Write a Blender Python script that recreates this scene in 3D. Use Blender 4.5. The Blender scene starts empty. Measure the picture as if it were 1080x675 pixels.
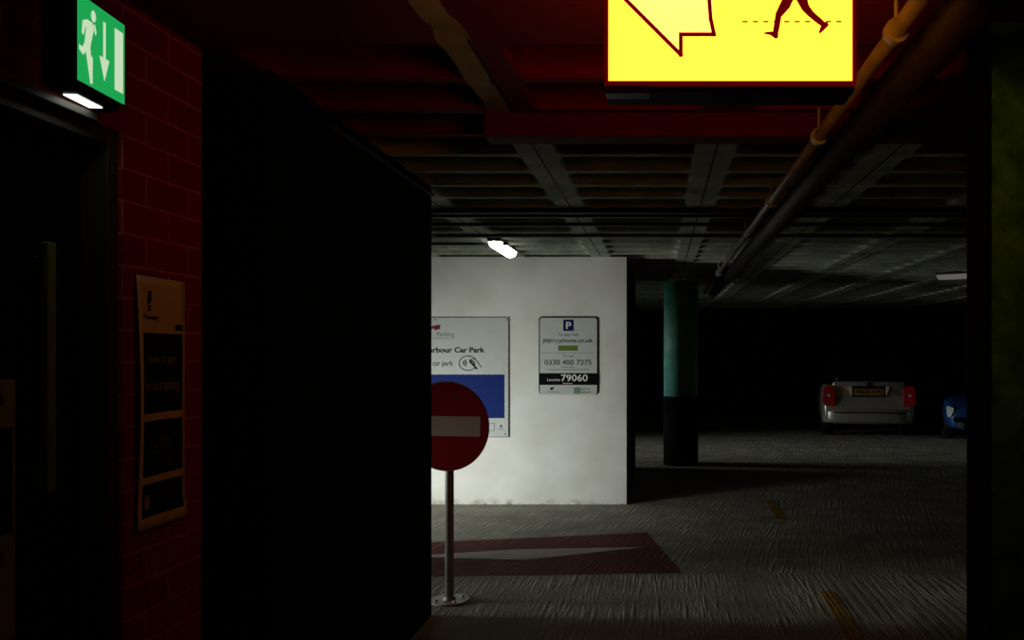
import bpy, bmesh, math, random
from math import sin, cos, pi, radians
from mathutils import Vector, Matrix, Euler

random.seed(7)
SC = bpy.context.scene
COL = SC.collection

# ------------------------------------------------------------------ camera
F = 900.0          # focal length in pixels of the 1080 wide frame
VX, VY = 696.0, 372.0   # where the eye level line of the hall runs out
EYE = 1.6
cam_d = bpy.data.cameras.new('camera')
cam = bpy.data.objects.new('camera', cam_d)
COL.objects.link(cam)
cam.location = (0, 0, EYE)
cam.rotation_euler = (radians(90), 0, 0)
cam_d.sensor_fit = 'HORIZONTAL'
cam_d.sensor_width = 36.0
cam_d.lens = 36.0 * F / 1080.0
cam_d.shift_x = -(VX - 540.0) / 1080.0
cam_d.shift_y = (VY - 337.5) / 1080.0
cam_d.clip_start = 0.05
SC.camera = cam

# ------------------------------------------------------------------ colour management, world, daylight
SC.view_settings.view_transform = 'Standard'
SC.view_settings.look = 'None'
SC.view_settings.gamma = 1.0
SC.view_settings.use_curve_mapping = False
SC.view_settings.exposure = 0.0

w = bpy.data.worlds.new('world')
SC.world = w
w.use_nodes = True
w.node_tree.nodes['Background'].inputs[0].default_value = (0.5, 0.6, 0.6, 1)
w.node_tree.nodes['Background'].inputs[1].default_value = 0.0


def area(name, loc, target, sx, sy, power, color, spread):
    l = bpy.data.lights.new(name, 'AREA')
    l.shape = 'RECTANGLE'
    l.size = sx
    l.size_y = sy
    l.energy = power
    l.color = color
    l.spread = radians(spread)
    o = bpy.data.objects.new(name, l)
    COL.objects.link(o)
    o.location = loc
    d = Vector(target) - Vector(loc)
    o.rotation_euler = d.to_track_quat('-Z', 'Y').to_euler()
    return o


# daylight through the open side of the car park, two bays, plus an added wall lamp
DAY = (0.97, 1.0, 0.93)
area('daylight_entrance_bay', (-6.2, 5.76, 1.15), (1.0, 5.55, 0.0), 1.1, 1.9, 2.6, DAY, 16)
area('daylight_wall_fill', (-4.0, 6.5, 0.55), (-1.6, 9.0, 0.4), 0.9, 0.7, 24, DAY, 86)  # unseen low lamp added behind the partition to grade the white wall
area('daylight_far_bay', (-6.2, 13.98, 1.2), (3.0, 14.0, 0.3), 3.2, 2.0, 21, DAY, 34)


# ------------------------------------------------------------------ materials
def newmat(name):
    m = bpy.data.materials.new(name)
    m.use_nodes = True
    nt = m.node_tree
    return m, nt, nt.nodes, nt.links, nt.nodes['Principled BSDF']


def C4(c):
    return (c[0], c[1], c[2], 1)


def plain(name, col, rough=0.6, metal=0.0, spec=0.5, vary=0.25, scale=8.0, bump=0.0, coat=0.0):
    m, nt, N, L, b = newmat(name)
    tc = N.new('ShaderNodeTexCoord')
    no = N.new('ShaderNodeTexNoise')
    no.inputs['Scale'].default_value = scale
    no.inputs['Detail'].default_value = 5
    L.new(tc.outputs['Object'], no.inputs['Vector'])
    r = N.new('ShaderNodeValToRGB')
    r.color_ramp.elements[0].position = 0.3
    r.color_ramp.elements[1].position = 0.7
    r.color_ramp.elements[0].color = C4([c * (1 - vary) for c in col])
    r.color_ramp.elements[1].color = C4([min(1, c * (1 + vary * 0.5)) for c in col])
    L.new(no.outputs['Fac'], r.inputs[0])
    L.new(r.outputs[0], b.inputs['Base Color'])
    b.inputs['Roughness'].default_value = rough
    b.inputs['Metallic'].default_value = metal
    b.inputs['Specular IOR Level'].default_value = spec
    b.inputs['Coat Weight'].default_value = coat
    if bump:
        bp = N.new('ShaderNodeBump')
        bp.inputs['Strength'].default_value = bump
        bp.inputs['Distance'].default_value = 0.01
        L.new(no.outputs['Fac'], bp.inputs['Height'])
        L.new(bp.outputs[0], b.inputs['Normal'])
    return m


def emit(name, col, strength):
    m, nt, N, L, b = newmat(name)
    b.inputs['Base Color'].default_value = (0.0, 0.0, 0.0, 1)
    b.inputs['Specular IOR Level'].default_value = 0.1
    b.inputs['Emission Color'].default_value = C4(col)
    b.inputs['Emission Strength'].default_value = strength
    return m


def groove_bump(nt, strength, dist):
    """tined concrete: grooves run into the depth, skewed further in"""
    N, L = nt.nodes, nt.links
    tc = N.new('ShaderNodeTexCoord')
    sep = N.new('ShaderNodeSeparateXYZ')
    L.new(tc.outputs['Object'], sep.inputs[0])

    def M(op, a, b_=None, c=None):
        n = N.new('ShaderNodeMath')
        n.operation = op
        for i, v in enumerate((a, b_, c)):
            if v is None:
                continue
            if isinstance(v, (int, float)):
                n.inputs[i].default_value = v
            else:
                L.new(v, n.inputs[i])
        return n.outputs[0]
    far = M('GREATER_THAN', sep.outputs[1], 6.18)
    skew = M('MULTIPLY', M('MULTIPLY', sep.outputs[1], -0.22), far)
    u = M('ADD', sep.outputs[0], skew)
    cmb = N.new('ShaderNodeCombineXYZ')
    L.new(M('MULTIPLY', u, 26.0), cmb.inputs[0])
    L.new(M('MULTIPLY', sep.outputs[1], 1.6), cmb.inputs[1])
    st = N.new('ShaderNodeTexNoise')
    st.inputs['Scale'].default_value = 1.0
    st.inputs['Detail'].default_value = 3
    L.new(cmb.outputs[0], st.inputs['Vector'])
    streak = M('ABSOLUTE', M('SUBTRACT', st.outputs['Fac'], 0.5))
    brk = N.new('ShaderNodeTexNoise')
    brk.inputs['Scale'].default_value = 2.6
    brk.inputs['Detail'].default_value = 3
    L.new(tc.outputs['Object'], brk.inputs['Vector'])
    amt = N.new('ShaderNodeMapRange')
    amt.inputs[1].default_value = 0.42
    amt.inputs[2].default_value = 0.62
    L.new(brk.outputs['Fac'], amt.inputs[0])
    # regular tines in the pour by the right-hand wall
    reg = M('MULTIPLY', M('SMOOTH_MIN', M('SINE', M('ADD', M('MULTIPLY', u, 95.0), M('MULTIPLY', brk.outputs['Fac'], 5.0))), 0.4, 0.3), 0.35)
    rs_ = M('MULTIPLY', M('GREATER_THAN', sep.outputs[0], 1.15), M('LESS_THAN', sep.outputs[1], 6.1))
    fine = N.new('ShaderNodeTexNoise')
    fine.inputs['Scale'].default_value = 45
    fine.inputs['Detail'].default_value = 4
    L.new(tc.outputs['Object'], fine.inputs['Vector'])
    h = M('ADD', M('MULTIPLY', M('MULTIPLY', streak, 7.0), M('ADD', amt.outputs[0], 0.3)), M('MULTIPLY', fine.outputs['Fac'], 1.0))
    h = M('ADD', h, M('MULTIPLY', reg, rs_))
    wv = streak
    # raised joint where two pours meet
    j = M('ABSOLUTE', M('SUBTRACT', sep.outputs[1], 6.16))
    h = M('ADD', h, M('MULTIPLY', M('LESS_THAN', j, 0.02), 1.0))
    bp = N.new('ShaderNodeBump')
    bp.inputs['Strength'].default_value = strength
    bp.inputs['Distance'].default_value = dist
    L.new(h, bp.inputs['Height'])
    return bp.outputs[0], brk.outputs['Fac'], wv


def floor_like(name, lo, hi, strength=0.55, dist=0.006, groove_dark=0.25):
    m, nt, N, L, b = newmat(name)
    nrm, fac, wv = groove_bump(nt, strength, dist)
    r = N.new('ShaderNodeValToRGB')
    r.color_ramp.elements[0].position = 0.3
    r.color_ramp.elements[1].position = 0.7
    r.color_ramp.elements[0].color = C4(lo)
    r.color_ramp.elements[1].color = C4(hi)
    L.new(fac, r.inputs[0])
    L.new(r.outputs[0], b.inputs['Base Color'])
    b.inputs['Roughness'].default_value = 0.85
    b.inputs['Specular IOR Level'].default_value = 0.25
    L.new(nrm, b.inputs['Normal'])
    return m


def brick_mat():
    m, nt, N, L, b = newmat('red_painted_brick')
    tc = N.new('ShaderNodeTexCoord')
    sep = N.new('ShaderNodeSeparateXYZ')
    cmb = N.new('ShaderNodeCombineXYZ')
    L.new(tc.outputs['Object'], sep.inputs[0])
    ad = N.new('ShaderNodeMath')
    ad.operation = 'ADD'
    L.new(sep.outputs[0], ad.inputs[0])
    L.new(sep.outputs[1], ad.inputs[1])
    L.new(ad.outputs[0], cmb.inputs[0])
    L.new(sep.outputs[2], cmb.inputs[1])
    br = N.new('ShaderNodeTexBrick')
    br.inputs['Scale'].default_value = 1.0
    br.inputs['Brick Width'].default_value = 0.225
    br.inputs['Row Height'].default_value = 0.0925
    br.inputs['Mortar Size'].default_value = 0.004
    br.inputs['Mortar Smooth'].default_value = 0.3
    br.inputs['Color1'].default_value = (0.34, 0.007, 0.004, 1)
    br.inputs['Color2'].default_value = (0.28, 0.006, 0.004, 1)
    br.inputs['Mortar'].default_value = (0.62, 0.16, 0.07, 1)
    L.new(cmb.outputs[0], br.inputs['Vector'])
    no = N.new('ShaderNodeTexNoise')
    no.inputs['Scale'].default_value = 26
    no.inputs['Detail'].default_value = 6
    L.new(tc.outputs['Object'], no.inputs['Vector'])
    mx = N.new('ShaderNodeMixRGB')
    mx.blend_type = 'MIX'
    rp = N.new('ShaderNodeValToRGB')
    rp.color_ramp.elements[0].position = 0.60
    rp.color_ramp.elements[1].position = 0.66
    L.new(no.outputs['Fac'], rp.inputs[0])
    # flaking paint, only on the lower courses
    lw = N.new('ShaderNodeMapRange')
    lw.inputs[1].default_value = 1.5
    lw.inputs[2].default_value = 1.0
    lw.inputs[3].default_value = 0.0
    lw.inputs[4].default_value = 0.8
    L.new(sep.outputs[2], lw.inputs[0])
    mu = N.new('ShaderNodeMath')
    mu.operation = 'MULTIPLY'
    L.new(rp.outputs[0], mu.inputs[0])
    L.new(lw.outputs[0], mu.inputs[1])
    L.new(mu.outputs[0], mx.inputs[0])
    L.new(br.outputs['Color'], mx.inputs[1])
    mx.inputs[2].default_value = (0.45, 0.16, 0.05, 1)
    L.new(mx.outputs[0], b.inputs['Base Color'])
    b.inputs['Roughness'].default_value = 0.6
    bp = N.new('ShaderNodeBump')
    bp.inputs['Strength'].default_value = 0.5
    bp.inputs['Distance'].default_value = 0.004
    inv = N.new('ShaderNodeMath')
    inv.operation = 'SUBTRACT'
    inv.inputs[0].default_value = 1
    L.new(br.outputs['Fac'], inv.inputs[1])
    L.new(inv.outputs[0], bp.inputs['Height'])
    L.new(bp.outputs[0], b.inputs['Normal'])
    return m


def ceiling_mat():
    """paint: brick red over the lobby and the first bays, grey concrete beyond, with pale daubs on the bands"""
    m, nt, N, L, b = newmat('coffered_concrete')
    tc = N.new('ShaderNodeTexCoord')
    sep = N.new('ShaderNodeSeparateXYZ')
    L.new(tc.outputs['Object'], sep.inputs[0])

    def M(op, a, b_=None, c=None):
        n = N.new('ShaderNodeMath')
        n.operation = op
        for i, v in enumerate((a, b_, c)):
            if v is None:
                continue
            if isinstance(v, (int, float)):
                n.inputs[i].default_value = v
            else:
                L.new(v, n.inputs[i])
        return n.outputs[0]
    no = N.new('ShaderNodeTexNoise')
    no.inputs['Scale'].default_value = 4
    no.inputs['Detail'].default_value = 6
    L.new(tc.outputs['Object'], no.inputs['Vector'])
    grey = N.new('ShaderNodeValToRGB')
    grey.color_ramp.elements[0].position = 0.3
    grey.color_ramp.elements[1].position = 0.7
    grey.color_ramp.elements[0].color = (0.22, 0.25, 0.20, 1)
    grey.color_ramp.elements[1].color = (0.50, 0.52, 0.42, 1)
    L.new(no.outputs['Fac'], grey.inputs[0])
    red = N.new('ShaderNodeRGB')
    red.outputs[0].default_value = (0.15, 0.003, 0.002, 1)
    near = M('LESS_THAN', sep.outputs[1], 4.1)  # reach of the sign's red light, put into the colour
    # a band left without the red at X = -0.62 (grey concrete shows between the red bays)
    bx = M('ABSOLUTE', M('ADD', sep.outputs[0], M('ADD', M('MULTIPLY', no.outputs['Fac'], 0.10), 0.62)))
    bare = M('MULTIPLY', M('LESS_THAN', bx, 0.05), M('GREATER_THAN', sep.outputs[1], 2.2))
    fac = M('MULTIPLY', near, M('SUBTRACT', 1.0, bare))
    mx = N.new('ShaderNodeMixRGB')
    L.new(fac, mx.inputs[0])
    L.new(grey.outputs[0], mx.inputs[1])
    L.new(red.outputs[0], mx.inputs[2])
    # dark joint down the middle of every band
    fr = M('FRACT', M('DIVIDE', M('ADD', sep.outputs[0], 9.62 + 0.45), 0.9))
    jt = M('LESS_THAN', M('ABSOLUTE', M('SUBTRACT', fr, 0.5)), 0.006)
    jt = M('MULTIPLY', jt, M('GREATER_THAN', sep.outputs[1], 2.75))
    mj = N.new('ShaderNodeMixRGB')
    L.new(jt, mj.inputs[0])
    L.new(mx.outputs[0], mj.inputs[1])
    mj.inputs[2].default_value = (0.02, 0.02, 0.018, 1)
    L.new(mj.outputs[0], b.inputs['Base Color'])
    b.inputs['Roughness'].default_value = 0.85
    b.inputs['Specular IOR Level'].default_value = 0.15
    bp = N.new('ShaderNodeBump')
    bp.inputs['Strength'].default_value = 0.3
    bp.inputs['Distance'].default_value = 0.01
    L.new(no.outputs['Fac'], bp.inputs['Height'])
    L.new(bp.outputs[0], b.inputs['Normal'])
    return m


def wall_white_mat():
    m, nt, N, L, b = newmat('white_painted_render')
    tc = N.new('ShaderNodeTexCoord')
    no = N.new('ShaderNodeTexNoise')
    no.inputs['Scale'].default_value = 2.2
    no.inputs['Detail'].default_value = 8
    L.new(tc.outputs['Object'], no.inputs['Vector'])
    r = N.new('ShaderNodeValToRGB')
    r.color_ramp.elements[0].position = 0.3
    r.color_ramp.elements[1].position = 0.65
    r.color_ramp.elements[0].color = (0.66, 0.66, 0.60, 1)
    r.color_ramp.elements[1].color = (0.78, 0.80, 0.77, 1)
    L.new(no.outputs['Fac'], r.inputs[0])
    # scuffs along the foot of the wall
    sep = N.new('ShaderNodeSeparateXYZ')
    L.new(tc.outputs['Object'], sep.inputs[0])
    n2 = N.new('ShaderNodeTexNoise')
    n2.inputs['Scale'].default_value = 11
    n2.inputs['Detail'].default_value = 6
    L.new(tc.outputs['Object'], n2.inputs['Vector'])
    mr = N.new('ShaderNodeMapRange')
    mr.inputs[1].default_value = 0.07
    mr.inputs[2].default_value = 0.0
    mr.inputs[3].default_value = 0.0
    mr.inputs[4].default_value = 0.9
    L.new(sep.outputs[2], mr.inputs[0])
    rr = N.new('ShaderNodeValToRGB')
    rr.color_ramp.elements[0].position = 0.45
    rr.color_ramp.elements[1].position = 0.62
    L.new(n2.outputs['Fac'], rr.inputs[0])
    mu = N.new('ShaderNodeMath')
    mu.operation = 'MULTIPLY'
    L.new(mr.outputs[0], mu.inputs[0])
    L.new(rr.outputs[0], mu.inputs[1])
    mx = N.new('ShaderNodeMixRGB')
    L.new(mu.outputs[0], mx.inputs[0])
    L.new(r.outputs[0], mx.inputs[1])
    mx.inputs[2].default_value = (0.25, 0.23, 0.16, 1)
    L.new(mx.outputs[0], b.inputs['Base Color'])
    b.inputs['Roughness'].default_value = 0.75
    bp = N.new('ShaderNodeBump')
    bp.inputs['Strength'].default_value = 0.15
    bp.inputs['Distance'].default_value = 0.01
    L.new(no.outputs['Fac'], bp.inputs['Height'])
    L.new(bp.outputs[0], b.inputs['Normal'])
    return m


MAT = {}
MAT['floor'] = floor_like('tined_concrete', (0.21, 0.20, 0.165), (0.34, 0.325, 0.27))
MAT['redroad'] = floor_like('red_road_paint', (0.10, 0.018, 0.012), (0.15, 0.028, 0.018), 0.5)
MAT['whiteroad'] = floor_like('white_road_paint', (0.5, 0.46, 0.42), (0.62, 0.58, 0.54), 0.35)
MAT['yellowroad'] = floor_like('yellow_road_paint', (0.20, 0.11, 0.02), (0.34, 0.19, 0.03), 0.5)
MAT['brick'] = brick_mat()
MAT['ceiling'] = ceiling_mat()
MAT['white_wall'] = wall_white_mat()
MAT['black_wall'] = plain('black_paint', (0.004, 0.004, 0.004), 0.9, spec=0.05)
MAT['far_wall'] = plain('dark_render', (0.006, 0.007, 0.006), 0.9, spec=0.1)  # near-black colour for the far walls
MAT['concrete'] = plain('dark_green_paint', (0.070, 0.31, 0.015), 0.85, spec=0.1, vary=0.6, scale=14, bump=0.5)
MAT['beam_red'] = plain('red_beam_paint', (0.10, 0.002, 0.001), 0.8, spec=0.15)
MAT['duct'] = plain('dark_duct_paint', (0.016, 0.009, 0.008), 0.6)
MAT['door_dark'] = plain('dark_door_paint', (0.006, 0.006, 0.006), 0.7, spec=0.1)
MAT['frame_dark'] = plain('dark_frame_paint', (0.05, 0.05, 0.04), 0.6)
MAT['brass'] = plain('dull_olive_metal', (0.25, 0.50, 0.08), 0.55, 0.1)
MAT['notice'] = plain('cream_board', (0.45, 0.70, 0.14), 0.6)
MAT['black'] = plain('black_plastic', (0.004, 0.004, 0.005), 0.6, spec=0.08)
MAT['signframe'] = emit('glowing_red_trim', (1.0, 0.0, 0.0), 0.085)  # frame is no lamp: its red glow is put in as emission
MAT['galv'] = plain('galvanised_steel', (0.42, 0.42, 0.40), 0.5, 0.35, vary=0.2)
MAT['pipe'] = plain('pale_painted_pipe', (0.21, 0.19, 0.16), 0.4, 0.0, vary=0.35)
MAT['conduit'] = plain('dark_steel_conduit', (0.02, 0.02, 0.018), 0.5, 0.3)
MAT['teal'] = plain('teal_column_paint', (0.13, 0.46, 0.38), 0.55)
MAT['paper'] = plain('cream_poster_paper', (0.88, 0.82, 0.66), 0.45, vary=0.08)
MAT['poster_black'] = plain('poster_black_print', (0.012, 0.012, 0.016), 0.6, spec=0.15)
MAT['poster_text'] = plain('poster_pale_print', (0.55, 0.5, 0.35), 0.6)
MAT['poster_green'] = plain('poster_green_print', (0.03, 0.10, 0.05), 0.6)
MAT['board'] = plain('white_sign_enamel', (0.52, 0.56, 0.54), 0.5, vary=0.05)
MAT['ink'] = plain('black_sign_ink', (0.012, 0.014, 0.013), 0.6, spec=0.15)
MAT['inkgrey'] = plain('grey_sign_ink', (0.16, 0.17, 0.17), 0.6)
MAT['blue'] = plain('blue_sign_enamel', (0.004, 0.021, 0.16), 0.6, spec=0.15, vary=0.1)
MAT['navy'] = plain('navy_sign_enamel', (0.003, 0.012, 0.11), 0.6, spec=0.15, vary=0.1)
MAT['green'] = plain('green_sign_enamel', (0.09, 0.19, 0.02), 0.5, vary=0.1)
MAT['logo_green'] = plain('dark_green_logo_ink', (0.03, 0.20, 0.05), 0.5, vary=0.1)
MAT['logo_red'] = plain('maroon_logo_ink', (0.20, 0.01, 0.04), 0.5, vary=0.4)
MAT['white'] = plain('white_lettering', (0.75, 0.77, 0.75), 0.5, vary=0.05)
MAT['sign_red'] = plain('red_reflective_sheet', (0.40, 0.004, 0.004), 0.35, vary=0.1)
MAT['sign_white'] = plain('white_reflective_sheet', (0.65, 0.60, 0.52), 0.4, vary=0.1)
MAT['silver'] = plain('silver_car_paint', (0.34, 0.33, 0.30), 0.35, 0.5, vary=0.1, coat=0.4)
MAT['bluecar'] = plain('blue_car_paint', (0.012, 0.06, 0.22), 0.3, 0.3, vary=0.1, coat=0.5)
MAT['tyre'] = plain('tyre_rubber', (0.012, 0.012, 0.012), 0.9, spec=0.1)
MAT['alloy'] = plain('alloy_wheel', (0.25, 0.25, 0.25), 0.4, 0.6)
MAT['glass'] = plain('dark_car_glass', (0.003, 0.003, 0.004), 0.25, spec=0.3)
MAT['taillight'] = plain('red_lamp_lens', (0.45, 0.012, 0.02), 0.2, vary=0.5, scale=30)
MAT['headlamp'] = plain('clear_headlamp_lens', (0.7, 0.8, 0.85), 0.15, 0.2)
MAT['plate'] = plain('yellow_number_plate', (0.26, 0.14, 0.02), 0.5, vary=0.1)
MAT['lens_off'] = emit('dim_diffuser', (1.0, 0.93, 0.8), 0.11)
MAT['lamp'] = emit('glowing_diffuser', (1.0, 0.98, 0.9), 5.0)
MAT['yellow_face'] = emit('backlit_yellow_acrylic', (1.0, 0.22, 0.012), 6.6)
MAT['rear_face'] = emit('backlit_rear_acrylic', (1.0, 0.29, 0.012), 5.6)
MAT['arrow_fill'] = emit('backlit_pale_arrow', (1.0, 0.22, 0.034), 6.6)
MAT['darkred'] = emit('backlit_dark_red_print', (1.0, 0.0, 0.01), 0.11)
MAT['exit_green'] = emit('backlit_green_acrylic', (0.012, 0.36, 0.08), 1.0)
MAT['exit_white'] = emit('backlit_white_print', (0.56, 0.72, 0.48), 1.0)
MAT['exit_lens'] = emit('downlight_lens', (0.95, 1.0, 0.92), 1.3)


# ------------------------------------------------------------------ helpers
def link(name, me, mat=None, parent=None, smooth=False):
    o = bpy.data.objects.new(name, me)
    COL.objects.link(o)
    if mat is not None:
        me.materials.append(MAT[mat] if isinstance(mat, str) else mat)
    if parent is not None:
        o.parent = parent
        o.matrix_parent_inverse = Matrix.Identity(4)
    if smooth:
        for p in me.polygons:
            p.use_smooth = True
    return o


def fin(name, bm, mat=None, parent=None, smooth=False, origin=None):
    """origin: world point of the parent Empty, geometry is given in world coordinates"""
    bmesh.ops.recalc_face_normals(bm, faces=bm.faces)
    me = bpy.data.meshes.new(name)
    if parent is not None and origin is None:
        origin = parent.get('_o')
    if origin is not None:
        bmesh.ops.translate(bm, verts=bm.verts, vec=-Vector(origin))
    bm.to_mesh(me)
    bm.free()
    return link(name, me, mat, parent, smooth)


ROOTS = []


def thing(name, label, cat, loc, group=None):
    o = bpy.data.objects.new(name, None)
    o.empty_display_size = 0.1
    COL.objects.link(o)
    o.location = loc
    o['_o'] = list(loc)
    o['label'] = label
    o['category'] = cat
    if group:
        o['group'] = group
    ROOTS.append(o)
    return o


def tag(o, label, cat, group=None):
    o['label'] = label
    o['category'] = cat
    if group:
        o['group'] = group
    return o


def sub(bm_, parent):
    pass


def structure(o):
    o['kind'] = 'structure'
    return o


def bm_box(x0, x1, y0, y1, z0, z1, bm=None, bevel=0.0, seg=2):
    own = bmesh.new()
    vs = [own.verts.new((x, y, z)) for x in (x0, x1) for y in (y0, y1) for z in (z0, z1)]
    for f in ((0, 1, 3, 2), (4, 6, 7, 5), (0, 4, 5, 1), (2, 3, 7, 6), (0, 2, 6, 4), (1, 5, 7, 3)):
        own.faces.new([vs[i] for i in f])
    if bevel > 0:
        bmesh.ops.bevel(own, geom=own.edges[:], offset=bevel, segments=seg, affect='EDGES', profile=0.5)
    if bm is None:
        return own
    merge(bm, own)
    return bm


def merge(bm, own):
    me = bpy.data.meshes.new('tmp')
    own.to_mesh(me)
    own.free()
    bm.from_mesh(me)
    bpy.data.meshes.remove(me)


def bm_tube(p0, p1, r, seg=16, bm=None, r2=None):
    own = bmesh.new()
    p0, p1 = Vector(p0), Vector(p1)
    d = p1 - p0
    bmesh.ops.create_cone(own, cap_ends=True, segments=seg, radius1=r, radius2=r if r2 is None else r2, depth=d.length)
    q = d.to_track_quat('Z', 'Y').to_matrix().to_4x4()
    bmesh.ops.transform(own, verts=own.verts, matrix=Matrix.Translation((p0 + p1) / 2) @ q)
    if bm is None:
        return own
    merge(bm, own)
    return bm


def bm_poly(pts, n, thick, bm=None):
    """prism: planar world points pushed along n by thick"""
    own = bmesh.new()
    n = Vector(n).normalized() * thick
    a = [own.verts.new(p) for p in pts]
    b = [own.verts.new(Vector(p) + n) for p in pts]
    own.faces.new(a)
    own.faces.new(list(reversed(b)))
    k = len(pts)
    for i in range(k):
        own.faces.new((a[i], b[i], b[(i + 1) % k], a[(i + 1) % k]))
    bmesh.ops.triangulate(own, faces=[f for f in own.faces if len(f.verts) > 4])
    if bm is None:
        return own
    merge(bm, own)
    return bm


def at(px, py, Y):
    return Vector(((px - VX) / F * Y, Y, EYE - (py - VY) / F * Y))


def ground(px, py):
    d = F * EYE / (py - VY)
    return Vector(((px - VX) / F * d, d, 0))


def rrect(x0, x1, z0, z1, r, n=5, corners=(1, 1, 1, 1)):
    pts = []
    for (cx, cz, a0, on) in ((x1 - r, z1 - r, 0, corners[0]), (x0 + r, z1 - r, 90, corners[1]),
                             (x0 + r, z0 + r, 180, corners[2]), (x1 - r, z0 + r, 270, corners[3])):
        if on:
            for i in range(n + 1):
                a = radians(a0 + 90 * i / n)
                pts.append((cx + r * cos(a), cz + r * sin(a)))
        else:
            sx = 1 if a0 in (0, 270) else -1
            sz = 1 if a0 in (0, 90) else -1
            pts.append((cx + r * sx, cz + r * sz))
    return pts


def plate(name, px0, py0, px1, py1, Y, thick, mat, parent, r=0.0):
    """flat panel facing the camera side, given by the frame it fills on the plane Y"""
    a, b = at(px0, py1, Y), at(px1, py0, Y)
    if r > 0:
        pts = [(x, Y, z) for x, z in rrect(a.x, b.x, a.z, b.z, r)]
    else:
        pts = [(a.x, Y, a.z), (b.x, Y, a.z), (b.x, Y, b.z), (a.x, Y, b.z)]
    return fin(name, bm_poly(pts, (0, 1, 0), thick), mat, parent)


FONT_CACHE = {}


def text_bm(s, bold=0.0):
    cu = bpy.data.curves.new('t', 'FONT')
    cu.body = s
    cu.size = 1.0
    cu.offset = bold
    cu.resolution_u = 3
    o = bpy.data.objects.new('t', cu)
    me = bpy.data.meshes.new_from_object(o)
    bm = bmesh.new()
    bm.from_mesh(me)
    bpy.data.objects.remove(o)
    bpy.data.curves.remove(cu)
    bpy.data.meshes.remove(me)
    return bm


def fit(bm, mapf):
    xs = [v.co.x for v in bm.verts]
    ys = [v.co.y for v in bm.verts]
    x0, x1, y0, y1 = min(xs), max(xs), min(ys), max(ys)
    for v in bm.verts:
        v.co = mapf((v.co.x - x0) / (x1 - x0), (v.co.y - y0) / (y1 - y0))
    return bm


def writing(name, s, px0, py0, px1, py1, Y, mat, parent, bold=0.0):
    bm = text_bm(s, bold)
    a, b = at(px0, py1, Y), at(px1, py0, Y)
    fit(bm, lambda u, v: Vector((a.x + (b.x - a.x) * u, Y, a.z + (b.z - a.z) * v)))
    return fin(name, bm, mat, parent)


def stroke(pts, wd, closed=False):
    """list of 2D points -> outline polygon quads (2D) of a constant width line"""
    quads = []
    n = len(pts)
    rng = range(n if closed else n - 1)
    for i in rng:
        a = Vector(pts[i])
        b = Vector(pts[(i + 1) % n])
        d = (b - a)
        if d.length < 1e-9:
            continue
        d.normalize()
        p = Vector((-d.y, d.x)) * wd / 2
        e = d * wd / 2
        quads.append([a - e + p, b + e + p, b + e - p, a - e - p])
    return quads


def arrayed_bm(quads, mapf, n, thick):
    bm = bmesh.new()
    for k, q in enumerate(quads):
        bm_poly([mapf(p[0], p[1]) for p in q], n, thick, bm)
    return bm


# ================================================================== THE SETTING
# floor
structure(fin('floor', bm_box(-8, 8, -1.5, 21, -0.1, 0.0), 'floor'))

# ceiling: solid over the lobby, coffered beyond
ZC = 2.61


def build_ceiling():
    bm = bmesh.new()
    bm_box(-8, 8, -1.5, 2.77, ZC, ZC + 0.4, bm)
    y0, px, py = 2.77, 0.9, 0.4
    xs = [-0.62 - 0.9 * 3 + 0.9 * i for i in range(0, 11)]     # band centres
    ys = [y0 + py * j for j in range(0, 43)]
    verts = {}

    def V(bm_, co):
        k = (round(co[0], 4), round(co[1], 4), round(co[2], 4))
        if k not in verts:
            verts[k] = bm_.verts.new(co)
        return verts[k]
    own = bmesh.new()
    n = 3
    for i in range(len(xs) - 1):
        for j in range(len(ys) - 1):
            cx, cy = (xs[i] + xs[i + 1]) / 2, (ys[j] + ys[j + 1]) / 2
            hx, hy = px / 2, py / 2
            ix, iy, r = hx - 0.095, hy - 0.028, 0.055
            rings = []
            for (sx, sy, z, rr) in ((ix, iy, ZC, r), (ix - 0.012, iy - 0.008, ZC + 0.012, r), (ix - 0.03, iy - 0.02, ZC + 0.29, 0.05)):
                pts = rrect(cx - sx, cx + sx, cy - sy, cy + sy, rr, n)
                rings.append([own.verts.new((p[0], p[1], z)) for p in pts])
            m = len(rings[0])
            for a, b in ((0, 1), (1, 2)):
                for k in range(m):
                    own.faces.new((rings[a][k], rings[a][(k + 1) % m], rings[b][(k + 1) % m], rings[b][k]))
            own.faces.new(rings[2])
            # flat soffit between opening and tile edge
            cor = [V(own, (cx + hx, cy + hy, ZC)), V(own, (cx - hx, cy + hy, ZC)),
                   V(own, (cx - hx, cy - hy, ZC)), V(own, (cx + hx, cy - hy, ZC))]
            R = rings[0]
            q = n + 1
            for c in range(4):
                for k in range(n):
                    own.faces.new((cor[c], R[c * q + k], R[c * q + k + 1]))
                own.faces.new((cor[c], R[c * q + n], R[((c + 1) * q) % m], cor[(c + 1) % 4]))
    merge(bm, own)
    # plain slab either side and above
    bm_box(-8, xs[0], 2.77, 21, ZC, ZC + 0.4, bm)
    bm_box(xs[-1], 8, 2.77, 21, ZC, ZC + 0.4, bm)
    bm_box(xs[0], xs[-1], 2.77, 21, ZC + 0.30, ZC + 0.4, bm)
    me = bpy.data.meshes.new('ceiling')
    bm.to_mesh(me)
    bm.free()
    return link('ceiling', me, 'ceiling')


structure(build_ceiling())

# red beam hanging below the coffers
structure(fin('trim_1', bm_box(-0.74, 2.6, 3.58, 3.72, 2.508, ZC, bevel=0.006), 'beam_red'))

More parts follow.
